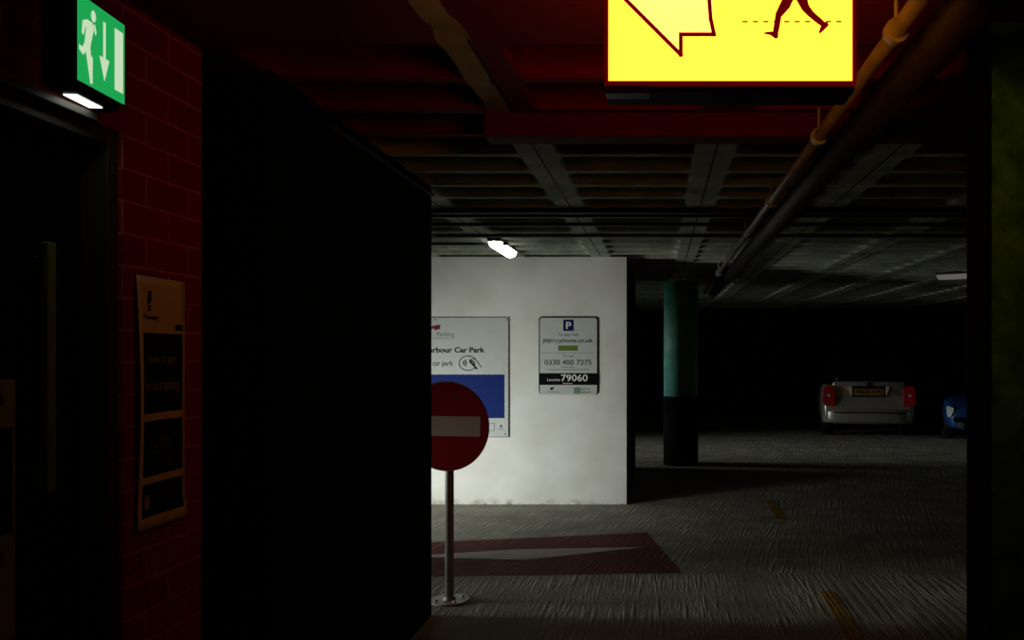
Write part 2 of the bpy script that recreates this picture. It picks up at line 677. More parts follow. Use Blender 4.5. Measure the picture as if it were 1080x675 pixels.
# brick wall of the lobby with the doorway in it
bw = bmesh.new()
XW = -1.53
bm_box(XW - 0.35, XW, 2.433, 2.85, 0, ZC, bw)
bm_box(XW - 0.35, XW, 0.6, 2.433, 2.225, ZC, bw)
bm_box(XW - 0.35, XW, -1.5, 0.6, 0, ZC, bw)
structure(fin('wall_left', bw, 'brick'))

# door leaf standing back in its opening, with a frame round it
dr = structure(fin('door_1', bm_box(-1.70, -1.62, 0.65, 2.39, 0.01, 2.18, bevel=0.004), 'door_dark'))
fr = bmesh.new()
bm_box(-1.72, -1.545, 2.39, 2.433, 0, 2.225, fr, 0.003)
bm_box(-1.72, -1.545, 0.6, 0.65, 0, 2.225, fr, 0.003)
bm_box(-1.72, -1.545, 0.65, 2.39, 2.182, 2.225, fr, 0.003)
bm_box(-1.530, -1.512, 0.6, 2.30, 2.222, 2.244, fr, 0.003)
fin('door_frame', fr, 'frame_dark', dr)
h = bmesh.new()
bm_box(-1.600, -1.575, 2.198, 2.230, 1.237, 1.887, h, 0.006)
bm_box(-1.62, -1.598, 2.204, 2.224, 1.27, 1.30, h, 0.003)
bm_box(-1.62, -1.598, 2.204, 2.224, 1.82, 1.85, h, 0.003)
o = fin('door_handle', h, 'brass', dr)
o['label'] = 'long dull olive pull handle'

# black partition between lobby and no-entry sign
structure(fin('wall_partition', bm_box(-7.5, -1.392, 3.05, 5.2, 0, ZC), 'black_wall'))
# white painted block
structure(fin('wall_center', bm_box(-7.5, -0.352, 9.0, 11.9, 0, ZC), 'white_wall'))
structure(fin('shade_trim_3', bm_box(-0.353, -0.342, 9.004, 11.9, 0, ZC), 'black_wall'))  # black sheet added over the block's side, in place of shade
# near wall end on the right
structure(fin('wall_right', bm_box(0.994, 4.5, 2.6, 2.75, 0, ZC, bevel=0.008), 'concrete'))
structure(fin('shade_trim_2', bm_box(0.990, 1.002, 2.592, 2.756, 0, ZC, bevel=0.002), 'black_wall'))  # black strip added over the wall's side face to show it shaded
# far end and right flank of the parking hall
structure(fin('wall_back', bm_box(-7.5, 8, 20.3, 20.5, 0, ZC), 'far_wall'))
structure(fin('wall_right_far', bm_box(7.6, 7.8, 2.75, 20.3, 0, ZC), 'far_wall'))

# ================================================================== FLOOR MARKINGS
def flat(name, pts, z0, z1, mat, parent=None):
    bm = bmesh.new()
    return fin(name, bm_poly([(p[0], p[1], z0) for p in pts], (0, 0, 1), z1 - z0), mat, parent)


rm = [(-3.3, 7.15), (-1.92, 7.2), (-0.115, 7.58), (0.16, 6.2), (-1.63, 6.1), (-3.3, 6.05)]
o = flat('road_marking', rm, 0.0, 0.003, 'redroad')
tag(o, 'dark red painted patch on the concrete floor with a pale arrow along it', 'floor marking')
ar = [ground(*p) for p in ((430, 588), (456, 585.5), (545, 580), (679, 577.5), (555, 591), (456, 588.5))]
flat('arrow', [(p.x, p.y) for p in ar], 0.003, 0.005, 'whiteroad', o)['label'] = 'long thin worn white arrow'
for (a, b_, lab) in ((4.2, 5.72, 'worn yellow line running away across the floor by the right-hand wall'),
                     (8.15, 9.25, 'faint short yellow daub on the floor, just right of the white wall foot')):
    k = 12
    L0, R0 = [], []
    for i in range(k + 1):
        y = a + (b_ - a) * i / k
        L0.append((1.05 + random.uniform(-.006, .006) + 0.02 * (y - 5), y, 0))
        R0.append((1.15 + random.uniform(-.006, .006) + 0.02 * (y - 5), y, 0))
    tag(fin('yellow_line', bm_poly(L0 + R0[::-1], (0, 0, 1), 0.003), 'yellowroad'), lab, 'floor marking')

# ================================================================== BACKLIT YELLOW SIGN
YS = 1.88
DS = 0.12
sx0, sx1 = (637.5 - VX) / F * YS, (903.5 - VX) / F * YS
sz0 = EYE + (VY - 89) / F * YS
sz1 = 2.575
sg = thing('illuminated_sign', 'backlit yellow hanging sign with arrow and walking legs in a red frame', 'sign', ((sx0 + sx1) / 2, YS + DS / 2, sz0))
ft = 0.0085
fb = bmesh.new()
for (a, b_, c, d) in ((sx0, sx1, sz0, sz0 + ft), (sx0, sx1, sz1 - ft, sz1), (sx0, sx0 + ft, sz0 + ft, sz1 - ft), (sx1 - ft, sx1, sz0 + ft, sz1 - ft)):
    bm_box(a, b_, YS, YS + DS, c, d, fb, 0.0015)
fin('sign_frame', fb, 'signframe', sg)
fin('front_panel', bm_box(sx0 + ft, sx1 - ft, YS + 0.006, YS + 0.010, sz0 + ft, sz1 - ft), 'yellow_face', sg)
fin('rear_panel', bm_box(sx0 + ft, sx1 - ft, YS + DS - 0.010, YS + DS - 0.006, sz0 + ft, sz1 - ft), 'rear_face', sg)
YF = YS + 0.0055


def s2(x, y):
    p = at(x, y, YF)
    return Vector((p.x, YF, p.z))


arrow = [(646, -14), (718, 58), (718, 36.5), (753, 36.5), (749.5, 20), (748, 0), (747.5, -14), (748, -28), (749.5, -48), (753, -64), (718, -64), (718, -86)]
fin('arrow_face', bm_poly([s2(*p) for p in arrow], (0, -1, 0), 0.0008), 'arrow_fill', sg)
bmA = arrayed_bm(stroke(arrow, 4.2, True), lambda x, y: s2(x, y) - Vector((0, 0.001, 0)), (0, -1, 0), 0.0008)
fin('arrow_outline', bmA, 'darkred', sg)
fig = bmesh.new()
F2 = lambda pts: bm_poly([s2(*p) - Vector((0, 0.0008, 0)) for p in pts], (0, -1, 0), 0.0008, fig)
# back leg and foot, front leg and foot, hips and body, arms
F2([(838, -3), (826, -3), (818, 14), (816.5, 27), (815, 34), (820, 36.5), (822, 30), (824, 18), (833, 8)])
F2([(821, 33), (815.5, 33.3), (806, 34.2), (806, 36), (812, 37), (818, 41.2), (820.5, 40)])
F2([(838, -3), (851, -3), (853, 6), (858, 13), (866, 20), (871, 25), (868, 29), (862, 25), (852, 17), (846, 11)])
F2([(867, 23), (872.5, 23.5), (874, 27), (870, 31), (864.5, 36), (863.5, 34), (865.5, 28)])
F2([(825, -2), (852, -2), (853, -30), (848, -50), (831, -50), (826, -30)])
F2([(832, -48), (826, -44), (815, -22), (812, -10), (816, -8), (822, -20), (833, -36)])
F2([(846, -48), (853, -44), (861, -30), (871, -20), (869, -16), (857, -24), (846, -36)])
F2([(840 + 7.5 * cos(2 * pi * i / 20), -60 + 8.5 * sin(2 * pi * i / 20)) for i in range(20)])
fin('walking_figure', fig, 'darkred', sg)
dq = []
for i, x in enumerate(range(783, 886, 11)):
    dq.append([(x, 22.0), (x + 5.5, 22.0), (x + 5.5, 23.7), (x, 23.7)])
fin('dashed_line', arrayed_bm(dq, s2, (0, -1, 0), 0.0006), 'inkgrey', sg)
# worn channel under the box and the two hangers above
ch = bm_box(sx0 + 0.002, sx1 - 0.002, YS + 0.012, YS + DS - 0.002, sz0 - 0.012, sz0, bevel=0.002)
fin('lower_channel', ch, 'black', sg)
fin('scuffed_strip', bm_box(sx0 + 0.002, sx0 + 0.10, YS + 0.004, YS + 0.05, sz0 - 0.018, sz0, bevel=0.002), 'pipe', sg)['label'] = 'short pale scuffed strip'
for hx in (sx0 + 0.09, sx1 - 0.09):
    hb = bmesh.new()
    bm_tube((hx, YS + DS / 2, sz1 - 0.002), (hx, YS + DS / 2, ZC), 0.008, 12, hb)
    bm_box(hx - 0.03, hx + 0.03, YS + DS / 2 - 0.02, YS + DS / 2 + 0.02, ZC - 0.005, ZC, hb)
    fin('hanger', hb, 'galv', sg)

# ================================================================== GREEN EXIT SIGN
EX = thing('exit_sign', 'glowing green emergency exit box with running man and down arrow above the doorway', 'sign', (-1.45, 2.225, 2.278))
ang = math.atan2(0.019, 0.21)
ex_w, ex_h, ex_d = 0.214, 0.216, 0.085
# local frame: u runs away from the camera along the face, n points to the room
P0 = Vector((-1.444, 2.118, 2.278))
U = Vector((-sin(ang), cos(ang), 0))
NN = Vector((cos(ang), sin(ang), 0))


def e3(u, v, n=0.0):
    return P0 + U * u + Vector((0, 0, v)) + NN * n


def e_box(u0, u1, v0, v1, n0, n1, bm=None, bevel=0):
    own = bm_box(u0, u1, n0, n1, v0, v1, None, bevel)
    for v in own.verts:
        v.co = e3(v.co.x, v.co.z, v.co.y)
    if bm is None:
        return own
    merge(bm, own)
    return bm


hb = bmesh.new()
e_box(-0.004, ex_w + 0.004, -0.004, ex_h + 0.004, -0.068, -0.002, hb, 0.004)
e_box(0.01, ex_w - 0.01, -0.026, -0.002, -0.066, -0.010, hb, 0.003)
fin('housing', hb, 'black', EX)
fin('green_panel', e_box(0, ex_w, 0, ex_h, -0.002, 0.001), 'exit_green', EX)


def ex_pts(pts, bm, t=0.0008):
    """points in the frame of the sign face, 0..1 each way"""
    bm_poly([e3(p[0] * ex_w, p[1] * ex_h, 0.0011) for p in pts], NN, t, bm)


b1 = bmesh.new()
ex_pts([(.765, .12), (.955, .12), (.955, .88), (.765, .88)], b1)
fin('doorway_symbol', b1, 'exit_white', EX)
b1 = bmesh.new()
ex_pts([(.510, .86), (.560, .86), (.560, .42), (.510, .42)], b1)
ex_pts([(.64, .425), (.535, .15), (.43, .425)], b1)
fin('down_arrow', b1, 'exit_white', EX)
def ex_man(pts, bm):
    ex_pts([(max(0.008, (p[0] - 0.03) * 0.88), p[1] * 1.05 - 0.02) for p in pts], bm)


b1 = bmesh.new()
ex_man([(.37 + .055 * cos(2 * pi * i / 16), .82 + .065 * sin(2 * pi * i / 16)) for i in range(16)], b1)
ex_man([(.22, .74), (.34, .74), (.37, .66), (.31, .50), (.29, .44), (.16, .44), (.19, .58)], b1)
ex_man([(.22, .74), (.12, .70), (.10, .56), (.135, .54), (.16, .64), (.22, .66)], b1)
ex_man([(.36, .72), (.42, .62), (.44, .66), (.40, .74)], b1)
ex_man([(.16, .46), (.29, .46), (.30, .40), (.29, .38), (.35, .34), (.345, .05), (.29, .05), (.285, .28), (.20, .36)], b1)
ex_man([(.16, .46), (.22, .40), (.13, .32), (.01, .36), (.01, .41), (.11, .40)], b1)
fin('running_figure', b1, 'exit_white', EX)
b1 = bmesh.new()
e_box(0.035, 0.092, -0.030, -0.025, -0.056, -0.022, b1, 0.001)
e_box(0.095, 0.150, -0.030, -0.025, -0.056, -0.022, b1, 0.001)
fin('downlight', b1, 'exit_lens', EX)
lt = bpy.data.lights.new('exit_downlight_lamp', 'AREA')
lt.shape = 'RECTANGLE'
lt.size, lt.size_y = 0.03, 0.12
lt.energy = 0.03
lt.color = (0.95, 1.0, 0.9)
lo = bpy.data.objects.new('exit_downlight_lamp', lt)
COL.objects.link(lo)
lo.location = e3(0.092, -0.034, -0.04)

# ================================================================== LOBBY NOTICES
nb = thing('notice_board', 'cream edged notice panel with dark middle fixed to the black door', 'notice board', (-1.61, 1.96, 0.893))
fin('board', bm_box(-1.62, -1.600, 1.80, 2.12, 0.893, 1.534, bevel=0.003), 'notice', nb)
fin('dark_panel', bm_box(-1.600, -1.597, 1.83, 2.105, 1.157, 1.416), 'black', nb)
b1 = bmesh.new()
bm_box(-1.600, -1.597, 2.055, 2.075, 1.475, 1.50, b1)
fin('printed_mark', bm_box(-1.600, -1.597, 2.03, 2.07, 1.09, 1.115), 'black', nb)
fin('printed_mark', b1, 'black', nb)

# curling poster on the brick
PY0, PY1, PZ0, PZ1 = 2.477, 2.742, 1.078, 1.827


def curl(u, v, off=0.0):
    """u across (0 near edge), v up -> world point"""
    bow = 0.020 * (1 - u) ** 3 * (0.35 + 0.65 * sin(pi * min(1, max(0, v)))) + 0.004
    if v < 0.12:
        bow += 0.014 * ((0.12 - v) / 0.12) ** 2 * (0.4 + 0.6 * u)
    return Vector((XW + bow + off, PY0 + (PY1 - PY0) * u, PZ0 + (PZ1 - PZ0) * v))


def curled(u0, u1, v0, v1, off, nu=10, nv=30, thick=0.0008):
    bm = bmesh.new()
    g = [[bm.verts.new(curl(u0 + (u1 - u0) * i / nu, v0 + (v1 - v0) * j / nv, off)) for j in range(nv + 1)] for i in range(nu + 1)]
    b = [[bm.verts.new(curl(u0 + (u1 - u0) * i / nu, v0 + (v1 - v0) * j / nv, off - thick)) for j in range(nv + 1)] for i in range(nu + 1)]
    for i in range(nu):
        for j in range(nv):
            bm.faces.new((g[i][j], g[i + 1][j], g[i + 1][j + 1], g[i][j + 1]))
            bm.faces.new((b[i][j], b[i][j + 1], b[i + 1][j + 1], b[i + 1][j]))
    for j in range(nv):
        bm.faces.new((g[0][j], g[0][j + 1], b[0][j + 1], b[0][j]))
        bm.faces.new((g[nu][j + 1], g[nu][j], b[nu][j], b[nu][j + 1]))
    for i in range(nu):
        bm.faces.new((g[i + 1][0], g[i][0], b[i][0], b[i + 1][0]))
        bm.faces.new((g[i][nv], g[i + 1][nv], b[i + 1][nv], b[i][nv]))
    return bm


po = thing('wall_poster', 'tall curling poster with three black panels on the red brick wall', 'poster', (XW, (PY0 + PY1) / 2, PZ0))
fin('sheet', curled(0, 1, 0, 1, 0), 'paper', po, True)
for (v0, v1) in ((0.455, 0.775), (0.205, 0.425), (0.045, 0.175)):
    fin('black_panel', curled(0.085, 0.935, v0, v1, 0.0012, 8, 12), 'poster_black', po, True)


def poster_text(s, u0, u1, v0, v1, mat, bold=0.0, off=0.0018):
    bm = text_bm(s, bold)
    fit(bm, lambda a, b_: curl(u0 + (u1 - u0) * a, v0 + (v1 - v0) * b_, off))
    return fin('lettering', bm, mat, po)


poster_text('How to pay', 0.18, 0.80, 0.645, 0.690, 'poster_text')
poster_text('for your parking', 0.12, 0.86, 0.530, 0.590, 'poster_text')
bl = bmesh.new()
for q in ([(.20, .885), (.28, .90), (.28, .945), (.22, .94)], [(.21, .86), (.26, .865), (.27, .885), (.21, .88)]):
    bm_poly([curl(a, b_, 0.0016) for a, b_ in q], (1, 0, 0), 0.0006, bl)
fin('emblem', bl, 'poster_black', po)
poster_text('Parking', 0.10, 0.42, 0.822, 0.850, 'poster_black', 0.01)
bl = bmesh.new()
bm_poly([curl(a, b_, 0.0016) for a, b_ in ((.78, .79), (.93, .79), (.93, .815), (.78, .815))], (1, 0, 0), 0.0006, bl)
fin('printed_bar', bl, 'poster_black', po)
bl = bmesh.new()
for q in ([(.25, .285), (.60, .29), (.75, .33), (.55, .36), (.30, .33)], [(.45, .22), (.80, .23), (.72, .275), (.5, .265)],
          [(.14, .37), (.55, .385), (.86, .41), (.5, .40), (.14, .385)]):
    bm_poly([curl(a, b_, 0.0018) for a, b_ in q], (1, 0, 0), 0.0006, bl)
fin('green_picture', bl, 'poster_green', po)
poster_text('Thank you', 0.40, 0.72, 0.095, 0.125, 'poster_green')
bl = bmesh.new()
bm_poly([curl(.18 + .055 * cos(2 * pi * i / 14), .105 + .03 * sin(2 * pi * i / 14), 0.0018) for i in range(14)], (1, 0, 0), 0.0006, bl)
fin('round_mark', bl, 'poster_text', po)

# ================================================================== NO ENTRY SIGN
YN = 5.45
cx, cz = (472 - VX) / F * YN, EYE - (449.5 - VY) / F * YN
ne = thing('no_entry_sign', 'round red no entry sign with a pale bar on a grey steel post', 'road sign', (cx, YN + 0.05, 0))
rad = 47.6 / F * YN


def disc(r, y0, y1, seg=64):
    return bm_tube((cx, y0, cz), (cx, y1, cz), r, seg)


fin('sign_plate', disc(rad, YN + 0.002, YN + 0.006), 'galv', ne)
fin('red_disc', disc(rad * 0.975, YN, YN + 0.002), 'sign_red', ne)
hw = 38 / F * YN
hh = 10.5 / F * YN
fin('white_bar', bm_box(cx - hw, cx + hw, YN - 0.001, YN, cz - hh, cz + hh), 'sign_white', ne)
pr = 4.6 / F * 5.5
fin('post', bm_tube((cx, YN + 0.05, 0.0), (cx, YN + 0.05, cz + rad * 0.8), pr, 24), 'galv', ne, True)
for dz in (-0.14, 0.14):
    cb = bmesh.new()
    bm_box(cx - 0.12, cx + 0.12, YN + 0.006, YN + 0.018, cz + dz - 0.015, cz + dz + 0.015, cb, 0.002)
    bm_tube((cx, YN + 0.05, cz + dz - 0.015), (cx, YN + 0.05, cz + dz + 0.015), pr + 0.006, 20, cb)
    fin('clamp', cb, 'galv', ne)
bp_ = bmesh.new()
bm_tube((cx, YN + 0.05, 0), (cx, YN + 0.05, 0.012), 0.125, 32, bp_)
bm_tube((cx, YN + 0.05, 0.012), (cx, YN + 0.05, 0.03), 0.042, 24, bp_, 0.032)
for k in range(4):
    a = pi / 4 + k * pi / 2
    bm_tube((cx + .09 * cos(a), YN + .05 + .09 * sin(a), .012), (cx + .09 * cos(a), YN + .05 + .09 * sin(a), .024), .011, 6, bp_)
fin('base_plate', bp_, 'galv', ne)

ne.rotation_euler = (0, 0, radians(-10))

# ================================================================== BOARDS ON THE WHITE WALL
YB = 8.982
bd = thing('car_park_notice', 'large white car park notice with blue panel, half hidden behind the no entry sign', 'sign board', (at(474, 461, 9).x, 9.0, at(474, 461, 9).z))
plate('edge_trim', 411.5, 334.5, 536.8, 461.3, YB + 0.006, 0.010, 'inkgrey', bd)
plate('board', 412, 335, 536, 460.5, YB, 0.006, 'board', bd)
plate('blue_panel', 416, 395, 532, 441, YB - 0.0015, 0.0015, 'blue', bd)
YT = YB - 0.0018
writing('lettering', 'Harbour Car Park', 446.5, 366.2, 511.3, 371.9, YT, 'ink', bd, 0.03)
writing('lettering', 'car park', 456.3, 380.6, 477.8, 387.2, YT, 'ink', bd, 0.006)
writing('lettering', 'Parking', 461, 350.2, 479.2, 356.0, YT, 'inkgrey', bd)
plate('underline', 446, 356.6, 479.5, 357.0, YT, 0.0012, 'inkgrey', bd)
em = bmesh.new()
for pts in ([(452, 345), (458, 343.2), (464.5, 342.2), (464, 345.5), (458, 346.2), (453, 348.2)], [(457, 346), (463, 344.5), (464.2, 347), (459, 348.6)]):
    bm_poly([at(p[0], p[1], YT) for p in pts], (0, 1, 0), 0.001, em)
fin('emblem', em, 'logo_red', bd)
# tap-to-pay symbol: oval, waves, hand
icon = []
icon += stroke([(493.6 + 9.4 * cos(a * pi / 16), 383.0 + 7.6 * sin(a * pi / 16)) for a in range(3, 30)], 0.8)
for k, r in enumerate((2.2, 3.8, 5.4)):
    icon += stroke([(486.5 + r * cos(a), 382.8 + r * sin(a)) for a in [radians(-38 + 76 * i / 6) for i in range(7)]], 0.75)
icon += stroke([(495.5, 379.5), (500.5, 378.2), (504.0, 382.0), (507.3, 387.0)], 0.8)
icon += stroke([(495.8, 381.5), (499, 384.8), (502.5, 388.6)], 1.9)
icon += stroke([(496, 380.3), (499.2, 381.2), (500.5, 384)], 1.3)
fin('tap_symbol', arrayed_bm(icon, lambda x, y: at(x, y, YT), (0, 1, 0), 0.001), 'ink', bd)
bx = stroke([(506, 446.5), (521.3, 446.5), (521.3, 454.2), (506, 454.2)], 0.5, True)
fin('small_box_print', arrayed_bm(bx, lambda x, y: at(x, y, YT), (0, 1, 0), 0.001), 'inkgrey', bd)
fl = bmesh.new()
bm_poly([at(*p, YT) for p in ((527.2, 449.8), (528.3, 448), (529.6, 449.6), (528.4, 450.9))], (0, 1, 0), 0.001, fl)
bm_poly([at(*p, YT) for p in ((526, 452.2), (530.5, 452.2), (530.5, 452.7), (526, 452.7))], (0, 1, 0), 0.001, fl)
fin('footer_mark', fl, 'ink', bd)
for (x, y) in ((459, 337), (534.5, 337.4), (533, 457.8)):
    p = at(x, y, YB)
    fin('screw', bm_tube((p.x, YB - 0.003, p.z), (p.x, YB, p.z), 0.008, 10), 'inkgrey', bd)

pb = thing('payment_sign', 'white rounded pay by phone sign with black location band 79060', 'sign board', (at(599.5, 416, 9).x, 9.0, at(599.5, 416, 9).z))
plate('black_border', 568.2, 333.8, 631.0, 416.2, YB + 0.006, 0.010, 'ink', pb, 0.035)
plate('board', 569.4, 335.2, 629.6, 416.2, YB, 0.006, 'board', pb, 0.028)
plate('black_band', 568.6, 393.6, 630.4, 406.0, YB - 0.0015, 0.0015, 'black', pb)
plate('parking_square', 594, 337.2, 605, 349, YB - 0.0015, 0.0015, 'navy', pb)
Y2 = YB - 0.0022
writing('lettering', 'P', 597.0, 339.6, 602.4, 347.0, Y2, 'white', pb, 0.02)
writing('lettering', 'To pay visit', 588.3, 351.4, 610.3, 355.2, Y2, 'inkgrey', pb)
writing('lettering', 'pay', 573.0, 357.4, 581.9, 362.4, Y2, 'ink', pb, 0.006)
writing('lettering', 'by', 582.6, 357.0, 589.5, 362.4, Y2, 'inkgrey', pb)
writing('lettering', 'phone.co.uk', 590.2, 357.0, 625.0, 362.4, Y2, 'ink', pb, 0.006)
plate('green_button', 588.8, 364.5, 609.2, 369.8, YB - 0.0015, 0.0015, 'green', pb)
plate('rule', 571.5, 372.0, 625, 372.4, YB - 0.001, 0.001, 'inkgrey', pb)
writing('lettering', 'Or call', 594.0, 374.4, 604.0, 376.6, Y2, 'inkgrey', pb)
writing('lettering', '0330 400 7275', 574.2, 379.5, 623.6, 384.8, Y2, 'ink', pb)
for (a, b_, y) in ((592, 606, 387.2), (577, 621, 389.8)):
    dsh = []
    x = a
    while x < b_:
        wd = random.uniform(1.2, 3.0)
        dsh.append([(x, y - 0.35), (min(b_, x + wd), y - 0.35), (min(b_, x + wd), y + 0.35), (x, y + 0.35)])
        x += wd + 0.7
    fin('small_print', arrayed_bm(dsh, lambda X, Y: at(X, Y, Y2), (0, 1, 0), 0.001), 'inkgrey', pb)
writing('lettering', 'Location', 577.2, 399.0, 590.8, 401.9, Y2, 'white', pb)
writing('lettering', '79060', 591.8, 394.8, 619.8, 402.2, Y2, 'white', pb, 0.012)
writing('lettering', 'Harbour', 593.8, 403.3, 603.9, 405.3, Y2, 'white', pb)
fl = bmesh.new()
for pts in ([(580, 411), (580.6, 408.7), (584.3, 408.1), (583.6, 410)], [(580, 411.3), (583, 409.8), (583.4, 411)]):
    bm_poly([at(p[0], p[1], Y2) for p in pts], (0, 1, 0), 0.001, fl)
fin('emblem', fl, 'ink', pb)
writing('lettering', 'Parking', 577.5, 412.3, 590, 414.4, Y2, 'inkgrey', pb)
g9 = []
for i in range(3):
    for j in range(3):
        x, y = 605.3 + i * 2.4, 408.8 + j * 2.3
        g9.append([(x, y), (x + 1.9, y), (x + 1.9, y + 1.8), (x, y + 1.8)])
fin('green_grid_logo', arrayed_bm(g9, lambda X, Y: at(X, Y, Y2), (0, 1, 0), 0.001), 'logo_green', pb)
writing('lettering', 'pay by', 613.2, 408.9, 622.2, 411.8, Y2, 'inkgrey', pb)
writing('lettering', 'phone', 613.2, 412.2, 622.8, 415.2, Y2, 'logo_green', pb)

# ================================================================== PIPES AND CONDUITS
pp = thing('ceiling_pipe', 'long pale pipe under the ceiling running from the yellow sign into the distance', 'pipe', (0.655, 7.0, 2.49))
fin('pipe', bm_tube((0.655, 0.2, 2.49), (0.655, 12.9, 2.49), 0.023, 20), 'pipe', pp, True)
for y in (2.35, 3.5, 5.0, 6.5, 8.0, 9.5, 11.0, 12.5):
    bb = bmesh.new()
    bm_tube((0.655, y, 2.49), (0.655, y + 0.03, 2.49), 0.035, 16, bb)
    bm_tube((0.655, y + 0.015, 2.53), (0.655, y + 0.015, ZC + (0.0 if not 3.58 < y < 3.72 else -0.1)), 0.006, 8, bb)
    fin('pipe_clip', bb, 'galv', pp)
o = fin('duct_pipe', bm_tube((0.80, 0.2, 2.495), (0.80, 12.9, 2.495), 0.066, 24), 'duct', None, True)
tag(o, 'thick dark pipe alongside the thinner pale pipe under the ceiling', 'pipe')

cl = ['dark thin conduit across the ceiling, nearest of the four to the red beam',
      'dark thin conduit across the ceiling, second of the four from the red beam',
      'dark thin conduit across the ceiling, third of the four from the red beam',
      'dark thin conduit across the ceiling, nearest of the four to the white wall']
for i, (y, r) in enumerate(((5.93, 0.021), (6.22, 0.012), (6.62, 0.014), (7.25, 0.014))):
    o = fin('conduit', bm_tube((-1.9, y, ZC - r - 0.002), (3.9, y, ZC - r - 0.002), r, 12), 'conduit', None, True)
    tag(o, cl[i], 'conduit', 'conduits across the coffered ceiling')
o = fin('cable_tray', bm_box(-1.391, -1.376, 3.6, 5.2, 2.550, 2.568, bevel=0.003), 'frame_dark')
tag(o, 'thin grey cable trunking along the top edge of the black partition', 'trunking')


# ================================================================== CEILING LIGHTS
def bulkhead(label, x, y, L_, w_, lens, rot):
    t = thing('ceiling_light', label, 'ceiling light', (x, y, ZC), 'long ceiling lights')
    base = bm_box(-w_ / 2 * 0.9, w_ / 2 * 0.9, -L_ / 2, L_ / 2, -0.03, 0.0, None, 0.008)
    me = bpy.data.meshes.new('base')
    base.to_mesh(me)
    base.free()
    link('base', me, 'conduit', t)
    own = bmesh.new()
    nseg, nr = 10, 8
    # half round diffuser with rounded ends
    rows = []
    for i in range(nseg * 2 + 1):
        s = -1 + i / nseg
        yy = s * L_ / 2
        e = max(0.0, 1 - max(0.0, (abs(s) - 0.8) / 0.2) ** 2.2) ** 0.5
        e = max(e, 0.04)
        rows.append([own.verts.new((w_ / 2 * e * cos(pi * k / nr), yy, -0.028 - 0.06 * e * sin(pi * k / nr))) for k in range(nr + 1)])
    for i in range(len(rows) - 1):
        for k in range(nr):
            own.faces.new((rows[i][k], rows[i + 1][k], rows[i + 1][k + 1], rows[i][k + 1]))
    own.faces.new(rows[0])
    own.faces.new(rows[-1])
    me = bpy.data.meshes.new('diffuser')
    bmesh.ops.recalc_face_normals(own, faces=own.faces)
    own.to_mesh(me)
    own.free()
    link('diffuser', me, lens, t, True)
    t.rotation_euler = (0, 0, rot)
    return t


bulkhead('bright glowing ceiling light in front of the white wall', -1.46, 7.95, 0.92, 0.13, 'lamp', 0.0)
bulkhead('dim ceiling light far off above the blue car', 3.72, 10.7, 0.5, 0.13, 'lens_off', 1.0)
o = fin('conduit', bm_tube((-2.2, 7.6, ZC - 0.04), (-1.36, 7.6, ZC - 0.04), 0.014, 12), 'conduit', None, True)
tag(o, 'short dark conduit feeding the bright ceiling light by the white wall', 'conduit')

# ================================================================== COLUMN
c0 = thing('column', 'round column, teal above and black below, in the dark bay right of the white wall', 'column', (0.30, 12.25, 0))
fin('upper_shaft', bm_tube((0.30, 12.25, 0.98), (0.30, 12.25, ZC), 0.245, 48), 'teal', c0, True)
fin('lower_shaft', bm_tube((0.30, 12.25, 0), (0.30, 12.25, 0.98), 0.250, 48), 'black_wall', c0, True)


# ================================================================== CARS
def loft(stations, n=0):
    """stations: list of rings of the same length"""
    bm = bmesh.new()
    R = [[bm.verts.new(p) for p in ring] for ring in stations]
    m = len(R[0])
    for a in range(len(R) - 1):
        for k in range(m):
            bm.faces.new((R[a][k], R[a][(k + 1) % m], R[a + 1][(k + 1) % m], R[a + 1][k]))
    bm.faces.new(R[0])
    bm.faces.new(list(reversed(R[-1])))
    return bm


def ring(y, w, zb, zt, r=0.12, tuck=0.06):
    """car cross section: wide at the waist, tucked at the sill, crowned on top"""
    zm = zb + (zt - zb) * 0.55
    return [(-w + tuck, y, zb), (0, y, zb), (w - tuck, y, zb), (w - 0.015, y, zb + 0.10), (w, y, zm), (w - 0.02, y, zt - r * 0.7),
            (w - r, y, zt - 0.01), (0, y, zt + 0.012), (-w + r, y, zt - 0.01), (-w + 0.02, y, zt - r * 0.7), (-w, y, zm), (-w + 0.015, y, zb + 0.10)]


def place_mesh(name, bm, mat, par, smooth=True, subd=0, bevel=0.0):
    bmesh.ops.recalc_face_normals(bm, faces=bm.faces)
    me = bpy.data.meshes.new(name)
    bm.to_mesh(me)
    bm.free()
    o = link(name, me, mat, par, smooth)
    if subd:
        s = o.modifiers.new('s', 'SUBSURF')
        s.levels = s.render_levels = subd
    return o


def wheel(par, x, y, r, side):
    b = bmesh.new()
    # tyre by lathe
    prof = [(0.0, 0.62), (0.03, 0.64), (0.05, 0.95), (0.03, 1.0), (-0.14, 1.0), (-0.17, 0.95), (-0.17, 0.6)]
    seg = 28
    rows = []
    for i in range(seg):
        a = 2 * pi * i / seg
        rows.append([b.verts.new((x + side * p[0], y + r * p[1] * cos(a), r + r * p[1] * sin(a))) for p in prof])
    for i in range(seg):
        for k in range(len(prof) - 1):
            b.faces.new((rows[i][k], rows[(i + 1) % seg][k], rows[(i + 1) % seg][k + 1], rows[i][k + 1]))
    w_ = place_mesh('wheel', b, 'tyre', par)
    h_ = bmesh.new()
    bm_tube((x - side * 0.06, y, r), (x - side * 0.02, y, r), r * 0.63, 24, h_)
    for k in range(5):
        a = 2 * pi * k / 5
        own = bm_box(-0.012, 0.012, 0, r * 0.6, -0.03, 0.03)
        bmesh.ops.transform(own, verts=own.verts, matrix=Matrix.Translation((x - side * 0.005, y, r)) @ Matrix.Rotation(a, 4, 'X'))
        merge(h_, own)
    place_mesh('hubcap', h_, 'alloy', w_, False)


def yplate(y, pts, t=0.012):
    return bm_poly([(p[0], y, p[1]) for p in pts], (0, 1, 0), t)


